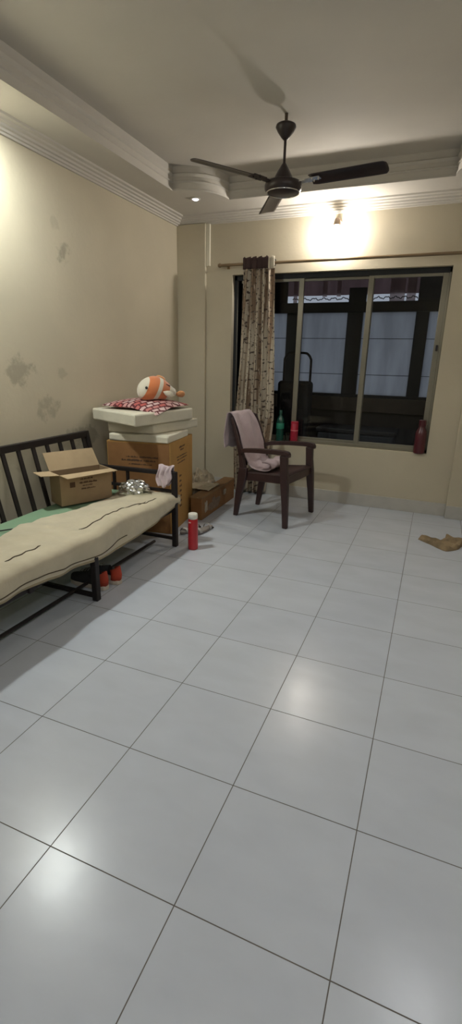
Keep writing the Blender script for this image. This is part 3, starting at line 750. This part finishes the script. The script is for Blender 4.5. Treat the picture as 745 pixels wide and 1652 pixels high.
# local: x along front (0..W), y backwards (towards wall), z up
W, D, H = W_, .155, .205
def sheet(bm, q, th=.004):
    a, b, c, d = [Vector(p) for p in q]; n = (b - a).cross(d - a).normalized() * th / 2
    A = [bm.verts.new(p - n) for p in (a, b, c, d)]; C = [bm.verts.new(p + n) for p in (a, b, c, d)]
    bm.faces.new(A[::-1]); bm.faces.new(C)
    for k in range(4): bm.faces.new((A[k], A[(k + 1) % 4], C[(k + 1) % 4], C[k]))
bm = B()
sheet(bm, [(0, 0, 0), (W, 0, 0), (W, 0, H), (0, 0, H)]); sheet(bm, [(0, D, 0), (W, D, 0), (W, D, H), (0, D, H)])
sheet(bm, [(0, 0, 0), (0, D, 0), (0, D, H), (0, 0, H)]); sheet(bm, [(W, 0, 0), (W, D, 0), (W, D, H), (W, 0, H)]); sheet(bm, [(0, 0, .002), (W, 0, .002), (W, D, .002), (0, D, .002)])
obj('body', bm, M['card_front'], t)
for q in ([(0, D, H), (W, D, H), (W - .02, D + .055, H + .115), (-.012, D + .055, H + .115)],
          [(0, 0, H), (W, 0, H), (W + .012, -.075, H - .004), (.015, -.08, H - .010)],
          [(0, D, H), (0, 0, H), (-.115, .012, H + .008), (-.115, D - .02, H + .012)],
          [(W, 0, H), (W, D, H), (W + .04, D - .03, H - .03), (W + .04, .02, H - .035)]):
    bm = B(); sheet(bm, q); obj('flap', bm, M['card_tan'], t)
# printed marks on the front
def text_line(t, x0, x1, z, h, sd, m, f):
    """one line of worn print as a single ragged strip; f maps (along, up) to a point on the face"""
    random.seed(sd); n = max(6, int((x1 - x0) / .006)); bm = B(); rows = []
    for k in range(n + 1):
        x = lerp(x0, x1, k / n); gap = random.random() < .22
        hi = h * (random.uniform(.75, 1.15) if not gap else .35); lo = h * (random.uniform(-.1, .15) if not gap else .2)
        rows.append([bm.verts.new(Vector(f(x, z + q)[0]) + Vector(f(x, z + q)[1]) * e) for q, e in ((lo, .0004), (hi, .0004), (hi, .0012), (lo, .0012))])
    for A, C in zip(rows, rows[1:]):
        for k in range(4): bm.faces.new((A[k], A[(k + 1) % 4], C[(k + 1) % 4], C[k]))
    bm.faces.new(rows[0][::-1]); bm.faces.new(rows[-1])
    return obj('printed_line', bm, m, t)
ff = lambda x, z: ((x, -.002, z), (0, -1, 0))
for q in ((.135, .225, .158, .010), (.13, .255, .132, .012), (.15, .22, .114, .007), (.14, .24, .092, .009)): text_line(t, *q, int(q[2] * 1000), M['ink'], ff)
bm = B(); box2(bm, (.062, -.0034, .115), (.098, -.0024, .150)); obj('printed_emblem', bm, M['ink'], t)

# ------------------------------------------------------------------ foil parcel and cloth on the bed end
t = thing('foil_packet', 'crumpled shiny silver foil packet lying by the arm of the bed', 'foil packet', (-1.06, 2.075, .418), math.radians(35))
bm = B(); bmesh.ops.create_icosphere(bm, subdivisions=4, radius=1)
for v in bm.verts:
    c = v.co.copy(); k = 1 + .16 * nz(c.x, c.y, c.z, 2.3) + .13 * nz(c.x, c.y, c.z, 4) + .09 * nz(c.x, c.y, c.z + 4, 8)
    v.co = Vector((c.x * .105 * k, c.y * .075 * k, max(c.z, -.35) * .066 * k + .020))
obj('wrapping', bm, M['foil'], t, smooth=20)
bm = B(); grid(bm, 24, 16, lambda u, v: (lerp(-.15, .12, u), lerp(-.10, .085, v), -.004 + .007 * nz(u * 7, v * 7, 5) + .006)); obj('foil_edge', bm, glass_mat('clear film', (.8, .82, .8), .12), t, smooth=30)
t = thing('face_cloth', 'pale lilac cloth hung over the corner post of the bed', 'cloth', (-.825, 2.195, .57))
def fc(u, v):
    # u along the drape, front side down / over / back side
    a = (u - .5) * 2; s = v
    w = .060 + .018 * math.cos(a * 2)
    x = -.082 + (s - .38) * w * 1.9 - .012 * abs(a)
    if abs(a) < .22: z = .030 * math.cos(a / .22 * PI / 2) ; y = a / .22 * .022
    else:
        d = (abs(a) - .22) / .78; z = -.15 * d * (1.0 - .35 * (s - .3) ** 2) ; y = math.copysign(.024 + .006 * d, a)
    x += .012 * math.sin(abs(a) * 7 + s * 3); y += .007 * math.sin(s * 16 + a * 2)
    return Vector((x * .85 + .02, y, z * .85 + .008 + .006 * math.sin(s * 9)))
bm = B(); grid(bm, 40, 26, fc); obj('cloth', bm, M['lilac'], t, smooth=180, solid=.006)

# ------------------------------------------------------------------ tall carton with foam slabs
n_ = Vector((-.944, 2.406, 0)); r_ = Vector((-1.033, 2.945, 0)); d_ = (r_ - n_).normalized(); W = (r_ - n_).length
rz = math.atan2(d_.y, d_.x)
t = thing('large_carton', 'tall orange-brown cardboard carton standing behind the bed', 'box', (n_.x, n_.y, 0), rz)
# local: x along right side, y to the wall (rotated +90), front-left face is at x = 0
H = .722; DL = .52
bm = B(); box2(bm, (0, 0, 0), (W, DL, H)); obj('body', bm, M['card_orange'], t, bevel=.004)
bm = B(); box2(bm, (-.003, .01, .01), (-.0005, DL - .01, H - .01)); obj('shade_tinted_side', bm, M['card_red'], t)  # face tinted darker against the lamp light, its shade held in the colour
fr = lambda x, z: ((x, 0, z), (0, -1, 0))
fl = lambda y, z: ((-.003, y, z), (-1, 0, 0))
for a, b, z, h in ((.20, .34, .655, .014), (.23, .31, .632, .012), (.14, .40, .585, .010), (.15, .39, .562, .010), (.16, .34, .535, .010)): text_line(t, a, b, z, h, int(z * 1000), M['ink'], fr)
for k in range(7): text_line(t, .20, .25, .42 - k * .042, .018, 40 + k, M['ink'], fr)
for a, b, z, h in ((.10, .36, .600, .012), (.12, .40, .572, .014), (.15, .34, .545, .008)): text_line(t, a, b, z, h, int(z * 999), M['ink'], fl)

def slab(name, label, near, left, right, z0, z1, m, lip=.0, seed=0, group=None):
    n = Vector((*near, 0)); l = Vector((*left, 0)); r = Vector((*right, 0)); f = l + r - n
    t = thing(name, label, 'packing foam', (n.x, n.y, z0), 0, group)
    bm = B(); P = [n, r, f, l]
    a = [bm.verts.new((p.x, p.y, z0)) for p in P]; b = [bm.verts.new((p.x, p.y, z1)) for p in P]
    bm.faces.new(a[::-1]); bm.faces.new(b)
    for k in range(4): bm.faces.new((a[k], a[(k + 1) % 4], b[(k + 1) % 4], b[k]))
    bmesh.ops.subdivide_edges(bm, edges=bm.edges[:], cuts=6, use_grid_fill=True)
    for v in bm.verts: v.co += Vector((nz(v.co.x, v.co.y, v.co.z + seed, 6), nz(v.co.y, v.co.x, v.co.z + seed, 6), 0)) * .006
    obj('slab', bm, m, t, world=True, bevel=.012, seg=3, smooth=50)
    return t
g = 'white packing foam slabs stacked on the tall carton'
slab('foam_slab', 'white foam slab lowest in the stack, resting on the tall carton', (-.958, 2.392), (-1.43, 2.325), (-1.012, 2.83), .722, .778, M['foam'], seed=1, group=g)
s = slab('foam_slab', 'white foam slab in the middle of the stack, sticking out towards the window', (-1.085, 2.41), (-1.47, 2.36), (-.99, 2.965), .779, .857, M['foam'], seed=2, group=g)
s = slab('foam_slab', 'white foam slab on top of the stack, under the checked cushion', (-1.105, 2.185), (-1.640, 2.405), (-.985, 2.86), .858, .948, M['foam'], seed=3, group=g)

# cushion
t = thing('cushion', 'flat red, white and black woven cushion on the foam stack', 'cushion', (-1.29, 2.60, .95))
Q = [Vector((-1.04, 2.38)), Vector((-1.01, 2.86)), Vector((-1.50, 2.86)), Vector((-1.575, 2.42))]
def cush(u, v, s):
    p = (Q[0] * (1 - u) + Q[1] * u) * (1 - v) + (Q[3] * (1 - u) + Q[2] * u) * v
    b = (math.sin(u * PI) * math.sin(v * PI)) ** .45
    z = .972 + .058 * b
    if s < 0: z = .972 - .018 * b
    z -= .045 * max(0, 1 - math.hypot(u, v) / .45)
    c = Vector((-1.29, 2.62)); p = c + (p - c) * (1 - .05 * (math.sin(u * PI) + math.sin(v * PI)) * .5)
    return Vector((p.x, p.y, z + .003 * nz(u * 5, v * 5, 3)))
bm = B(); grid(bm, 24, 24, lambda u, v: cush(u, v, 1), lambda u, v: (u * .45, v * .5)); grid(bm, 24, 24, lambda u, v: cush(u, v, -1), lambda u, v: (u * .45, v * .5))
bmesh.ops.remove_doubles(bm, verts=bm.verts, dist=.0008)
obj('cover', bm, M['check'], t, smooth=60, world=True)

# ------------------------------------------------------------------ stuffed toy fish
M['fish'] = None
m = bpy.data.materials.new('orange and white plush'); m.use_nodes = True
nt = m.node_tree; b = nt.nodes['Principled BSDF']; b.inputs['Roughness'].default_value = .95; b.inputs['Sheen Weight'].default_value = .5
tc = nt.nodes.new('ShaderNodeTexCoord'); sx = nt.nodes.new('ShaderNodeSeparateXYZ'); nt.links.new(tc.outputs['Object'], sx.inputs[0])
ax = nt.nodes.new('ShaderNodeMath'); ax.operation = 'MULTIPLY_ADD'; ax.inputs[1].default_value = -.45; nt.links.new(sx.outputs['Z'], ax.inputs[0]); nt.links.new(sx.outputs['X'], ax.inputs[2])
cr = nt.nodes.new('ShaderNodeValToRGB'); cr.color_ramp.interpolation = 'CONSTANT'
mr = nt.nodes.new('ShaderNodeMapRange'); mr.inputs[1].default_value = -.23; mr.inputs[2].default_value = .17; nt.links.new(ax.outputs[0], mr.inputs[0]); nt.links.new(mr.outputs[0], cr.inputs[0])
els = cr.color_ramp.elements; OR = (.62, .19, .065, 1); WH = (.66, .61, .50, 1)
els[0].position = 0; els[0].color = WH; els[1].position = .16; els[1].color = OR
for p, c in ((.37, WH), (.46, OR), (.66, WH), (.88, OR)):
    e = els.new(p); e.color = c
nt.links.new(cr.outputs[0], b.inputs['Base Color']); M['fish'] = m
t = thing('stuffed_toy_fish', 'orange and white stuffed fish lying on the checked cushion', 'toy', (-1.17, 2.64, 1.018), math.radians(57))
# local x: head at -x, tail at +x
xs = [(-.180, .004, .0), (-.172, .038, .004), (-.150, .066, .010), (-.11, .088, .018), (-.06, .098, .026), (-.01, .096, .024), (.04, .080, .014), (.085, .055, .0), (.12, .034, -.014), (.14, .026, -.02), (.150, .004, -.02)]
bm = B(); rings = []
cc = catmull([Vector(p) for p in xs], 4)
for p in cc:
    x, r, zc = p.x, max(.003, p.y), p.z
    rings.append([bm.verts.new((x, r * .80 * math.cos(a * PI / 12), .068 + zc * .6 + max(-.075 - 0 * zc, r * math.sin(a * PI / 12)) )) for a in range(24)])
for A, C in zip(rings, rings[1:]):
    for k in range(24): bm.faces.new((A[k], A[(k + 1) % 24], C[(k + 1) % 24], C[k]))
bm.faces.new(rings[0][::-1]); bm.faces.new(rings[-1]); obj('body', bm, M['fish'], t, smooth=180)
def fin(pts, th, m, name):
    bm = B(); P = catmull([Vector((*p,)) for p in pts + [pts[0]]], 5)[:-1]; c = sum(P, Vector()) / len(P)
    nrm = (P[0] - c).cross(P[len(P) // 4] - c).normalized()
    R = [bm.verts.new(p) for p in P]; a = bm.verts.new(c + nrm * th); bq = bm.verts.new(c - nrm * th); n = len(R)
    for k in range(n): bm.faces.new((R[k], R[(k + 1) % n], a)); bm.faces.new((R[(k + 1) % n], R[k], bq))
    return obj(name, bm, m, t, smooth=180, subsurf=1)
of = mat('pale orange plush', (.66, .30, .12), .95, bump=.4, bscale=90, sheen=.4)
fin([(.13, 0, .045), (.165, -.02, .075), (.215, -.03, .070), (.235, -.02, .035), (.215, .0, .008), (.165, .01, .015)], .016, of, 'tail_fin')
fin([(-.02, -.075, .075), (.03, -.11, .085), (.075, -.12, .055), (.06, -.115, .02), (.01, -.09, .03)], .014, M['plush_white'], 'side_fin')
fin([(-.06, 0, .17), (-.01, 0, .196), (.05, 0, .178), (.075, 0, .14), (0, 0, .15)], .013, of, 'top_fin')
fin([(-.06, .075, .065), (-.01, .11, .06), (.03, .11, .03), (-.02, .09, .02)], .014, of, 'side_fin')
for s in (-1, 1):
    bm = B(); bmesh.ops.create_uvsphere(bm, u_segments=16, v_segments=10, radius=.0105); bmesh.ops.translate(bm, vec=(-.135, s * .062, .098), verts=bm.verts); obj('eye', bm, M['dark'], t, smooth=180)
bm = B(); tube(bm, [(.035, -.052, .122), (.075, -.045, .108)], .004, 8); obj('stitched_mark', bm, M['dark'], t)

# ------------------------------------------------------------------ low carton beyond, with crumpled cloth
n_ = Vector((-.880, 2.82, 0)); r_ = Vector((-.905, 3.62, 0)); d_ = (r_ - n_).normalized(); W = (r_ - n_).length; rz = math.atan2(d_.y, d_.x)
t = thing('low_carton', 'long low brown carton with torn pale labels beside the curtain', 'box', (n_.x, n_.y, 0), rz)
bm = B(); box2(bm, (0, 0, 0), (W, .105, .20)); obj('body', bm, M['card_red'], t, bevel=.004)
bm = B(); box2(bm, (-.004, -.004, .192), (W + .004, .109, .206)); obj('lid', bm, mat('light brown lid', (.25, .145, .065), .8, var=.1), t, bevel=.002)
def torn(x0, x1, z0, z1, sd, m):
    bm = B(); random.seed(sd); n = 18; P = []
    for k in range(n):
        a = k * 2 * PI / n; r = random.uniform(.75, 1.1); cx, cz = (x0 + x1) / 2, (z0 + z1) / 2
        sq = max(abs(math.cos(a)), abs(math.sin(a)))
        P.append((cx + (x1 - x0) / 2 * math.cos(a) / sq * r, cz + (z1 - z0) / 2 * math.sin(a) / sq * r))
    A = [bm.verts.new((x, -.001, z)) for x, z in P]; C = [bm.verts.new((x, -.003, z)) for x, z in P]
    bm.faces.new(A); bm.faces.new(C[::-1])
    for k in range(n): bm.faces.new((A[k], A[(k + 1) % n], C[(k + 1) % n], C[k]))
    obj('torn_label', bm, m, t)
lab = mat('torn white paper', (.42, .36, .28), .9, var=.2, vscale=25); lab2 = mat('greyish torn paper', (.24, .17, .12), .9, var=.25, vscale=30)
torn(.06, .12, .05, .155, 3, lab); torn(.14, .42, .03, .12, 5, lab2); torn(.50, .57, .10, .16, 8, lab); torn(.22, .30, .09, .15, 9, lab2)
t = thing('plastic_bag', 'heap of crumpled beige plastic bag in the corner behind the low carton', 'bag', (-1.14, 3.32, .0))
bm = B(); bmesh.ops.create_icosphere(bm, subdivisions=5, radius=1)
for v in bm.verts:
    c = v.co.copy(); k = 1 + .22 * nz(c.x, c.y, c.z, 2.1) + .14 * abs(nz(c.x + 3, c.y, c.z, 4.5)) + .08 * nz(c.x, c.y + 7, c.z, 9)
    z = c.z * .19 * k
    v.co = Vector((c.x * .108 * k * (1 - .25 * max(0, c.z)), c.y * .26 * k * (1 - .35 * max(0, c.z)), max(z, -.12) + .13))
obj('body', bm, mat('beige plastic film', (.38, .33, .24), .35, bump=.6, bscale=25, var=.25, vscale=12), t, smooth=35)
bm = B(); grid(bm, 20, 14, lambda u, v: (lerp(-.03, .23, u), lerp(-.30, -.05, v), .216 + .018 * abs(nz(u * 5, v * 5, 1)) + .02 * math.sin(v * PI) * (1 - u)))
obj('loose_edge', bm, mat('pale plastic film', (.46, .40, .29), .35, bump=.5, bscale=30), t, smooth=40, solid=.003)

# ------------------------------------------------------------------ red bottle, sandals, shoes, cloth on the floor
t = thing('sipper_bottle', 'tall red bottle with white cap standing on the floor', 'bottle', (-.655, 2.205, 0))
bm = B(); lathe(bm, [(0, 0), (.031, 0), (.036, .005), (.037, .02), (.0365, .10), (.0355, .19), (.0345, .225), (.030, .236), (0, .236)]); obj('body', bm, M['red'], t, smooth=40)
bm = B(); lathe(bm, [(0, .234), (.031, .234), (.034, .238), (.034, .268), (.031, .273), (0, .273)]); obj('cap', bm, M['white'], t, smooth=40)
bm = B(); box(bm, (-.0075, -.0345, .212), (.018, .004, .008)); obj('badge', bm, mat('pale pink badge', (.75, .45, .40), .5), t)

def sandal(label, loc, rot):
    t = thing('sandal', label, 'sandal', loc, rot, 'pair of silvery sandals')
    bm = B(); P = []
    for k in range(28):
        a = k * 2 * PI / 28; x = math.cos(a) * .125; w = .036 - .008 * math.cos(a + .0) ; P.append((x, math.sin(a) * w))
    prism(bm, P, .004, .022); obj('sole', bm, M['taupe'], t, bevel=.004)
    bm = B(); prism(bm, [(p[0] * .93, p[1] * .88) for p in P], .022, .025); obj('footbed', bm, mat('worn grey insole', (.25, .22, .20), .7), t)
    for x, h, w in ((-.075, .034, .030), (.055, .040, .016)):
        bm = B(); grid(bm, 4, 14, lambda u, v: (x + (u - .5) * w, .037 * math.cos(v * PI), .016 + h * math.sin(v * PI))); obj('strap', bm, M['silver'], t, smooth=60, solid=.003)
    bm = B(); box(bm, (.095, 0, .006), (.05, .045, .012)); obj('heel', bm, M['dark'], t, bevel=.004)
sandal('silvery sandal nearest the bed post, behind the red bottle', (-.850, 2.545, 0), math.radians(80))
sandal('silvery sandal closer to the chair, half hidden by the red bottle', (-.748, 2.575, 0), math.radians(79))

def shoe(label, loc, rot):
    """x: toe at -x, heel at +x"""
    t = thing('sports_shoe', label, 'shoe', loc, rot, 'pair of sports shoes under the bed')
    def half(x): return interp([-.14, -.125, -.08, -.02, .05, .10, .132, .14], [.004, .028, .044, .042, .032, .034, .026, .004], x)
    P = [(lerp(-.14, .14, k / 20), half(lerp(-.14, .14, k / 20))) for k in range(21)] + [(lerp(.14, -.14, k / 20), -half(lerp(.14, -.14, k / 20))) for k in range(1, 20)]
    bm = B(); prism(bm, P, 0, .030); obj('sole', bm, M['sole'], t, bevel=.006, seg=3)
    bm = B(); rings = []
    for k in range(17):
        x = lerp(-.132, .060, k / 16); w = half(x) * .93; h = interp([-.14, -.12, -.08, -.02, .06], [.022, .036, .048, .070, .088], x)
        rings.append([bm.verts.new((x, w * math.cos(a * PI / 12), .028 + h * max(0, math.sin(a * PI / 12)))) for a in range(13)])
    for A, C in zip(rings, rings[1:]):
        for k in range(12): bm.faces.new((A[k], A[k + 1], C[k + 1], C[k]))
        bm.faces.new((A[0], C[0], C[12], A[12]))
    bm.faces.new(rings[0]); up = obj('upper', bm, mat('black mesh upper', (.02, .02, .022), .8), t, smooth=60)
    bm = B(); rings = []
    for k in range(11):
        a = lerp(-1.9, 1.9, k / 10); x = .095 + .038 * math.cos(a); y = .030 * math.sin(a)
        h = interp([-1.9, 0, 1.9], [.066, .094, .066], a)
        rings.append([bm.verts.new((x, y, .026)), bm.verts.new((x + .004, y * 1.03, .06)), bm.verts.new((x - .004, y * .9, .028 + h))])
    for A, C in zip(rings, rings[1:]):
        for k in range(2): bm.faces.new((A[k], A[k + 1], C[k + 1], C[k]))
    obj('heel_counter', bm, M['orange'], t, smooth=60, solid=.006)
    bm = B()
    for k in range(4): x = -.055 + k * .022; tube(bm, [(x, -.022, .088 + k * .007), (x + .004, 0, .097 + k * .008), (x, .022, .088 + k * .007)], .0028, 6)
    obj('laces', bm, mat('grey laces', (.2, .2, .2), .8), up, smooth=60)
shoe('black shoe with orange-red heel behind the middle bed leg', (-.955, 1.400, 0), math.radians(-2))
shoe('black shoe with orange-red heel just beyond its mate under the bed', (-.928, 1.488, 0), math.radians(3))

t = thing('floor_rag', 'crumpled brown cloth lying on the tiles by the right pier', 'cloth', (1.04, 3.13, 0))
outl = [(.869, 3.150), (.905, 3.205), (.945, 3.215), (.975, 3.17), (1.03, 3.165), (1.065, 3.23), (1.075, 3.31), (1.12, 3.31), (1.19, 3.29), (1.27, 3.26), (1.33, 3.20), (1.31, 3.12), (1.24, 3.12), (1.19, 3.13), (1.16, 3.05), (1.12, 3.0), (1.07, 2.965), (1.02, 3.0), (.97, 3.055), (.92, 3.10)]
P = [Vector((x, y, 0)) for x, y in outl]; P = catmull(P + [P[0]], 3)[:-1]
c = Vector((1.10, 3.13, 0)); bm = B(); NR = 14; rows = []
cen = [(.95, 3.15), (1.05, 3.12), (1.12, 3.15), (1.2, 3.19)]
for r in range(NR):
    f = 1 - r / NR; row = []
    for p in P:
        # shrink towards a spine so the narrow tongue stays narrow
        sp = Vector((min(max(p.x, .90), 1.26), interp([.87, .95, 1.05, 1.15, 1.3], [3.165, 3.14, 3.10, 3.13, 3.19], p.x), 0))
        q = sp.lerp(p, f); e = min(1, (1 - f) * 4)
        h = .004 + e * (.018 + .030 * abs(nz(q.x, q.y, 2, 14)) + .012 * math.sin((q.x * .5 + q.y + .02 * nz(q.x, q.y, 5, 9)) * 75))
        row.append(bm.verts.new((q.x, q.y, max(.003, h))))
    rows.append(row)
for A, C in zip(rows, rows[1:]):
    n = len(A)
    for k in range(n): bm.faces.new((A[k], A[(k + 1) % n], C[(k + 1) % n], C[k]))
last = rows[-1]; sp = []
for v in last:
    q = Vector((min(max(v.co.x, .90), 1.26), 0, 0)); q.y = interp([.87, .95, 1.05, 1.15, 1.3], [3.165, 3.14, 3.10, 3.13, 3.19], q.x)
    sp.append(bm.verts.new((q.x, q.y, .026 + .012 * nz(q.x, q.y, 1, 20))))
n = len(last)
for k in range(n): bm.faces.new((last[k], last[(k + 1) % n], sp[(k + 1) % n], sp[k]))
base = [bm.verts.new((p.x, p.y, .0005)) for p in P]; n = len(P)
for k in range(n): bm.faces.new((base[k], base[(k + 1) % n], rows[0][(k + 1) % n], rows[0][k]))
obj('cloth', bm, M['cloth_brown'], t, smooth=50, world=True)

# ------------------------------------------------------------------ daylight outside (dusk sky)
w = bpy.data.worlds.new('dusk'); S.world = w; w.use_nodes = True
w.node_tree.nodes['Background'].inputs[0].default_value = (.56, .62, .72, 1)
w.node_tree.nodes['Background'].inputs[1].default_value = .46

# ------------------------------------------------------------------ camera (solved from the tile grid, image 745 x 1652)
cam = bpy.data.cameras.new('camera'); co = bpy.data.objects.new('camera', cam); COL.objects.link(co); S.camera = co
yaw, pitch, roll, FPX = CAMV = (-.3846008, -.3057899, .0224597, 780.762)
CPOS = (.843, -.767, 1.337)
cy, sy, cp_, sp_ = math.cos(yaw), math.sin(yaw), math.cos(pitch), math.sin(pitch)
f = Vector((sy * cp_, cy * cp_, sp_)); r0 = Vector((cy, -sy, 0)); u0 = r0.cross(f)
r = r0 * math.cos(roll) + u0 * math.sin(roll); u = u0 * math.cos(roll) - r0 * math.sin(roll)
co.matrix_world = Matrix.Translation(CPOS) @ Matrix((r, u, -f)).transposed().to_4x4()
cam.sensor_fit = 'VERTICAL'; cam.sensor_height = 24; cam.lens = 24 * FPX / 1652; cam.clip_start = .02

S.view_settings.view_transform = 'Standard'; S.view_settings.look = 'None'; S.view_settings.gamma = 1
S.view_settings.use_curve_mapping = False; S.view_settings.exposure = 0.38
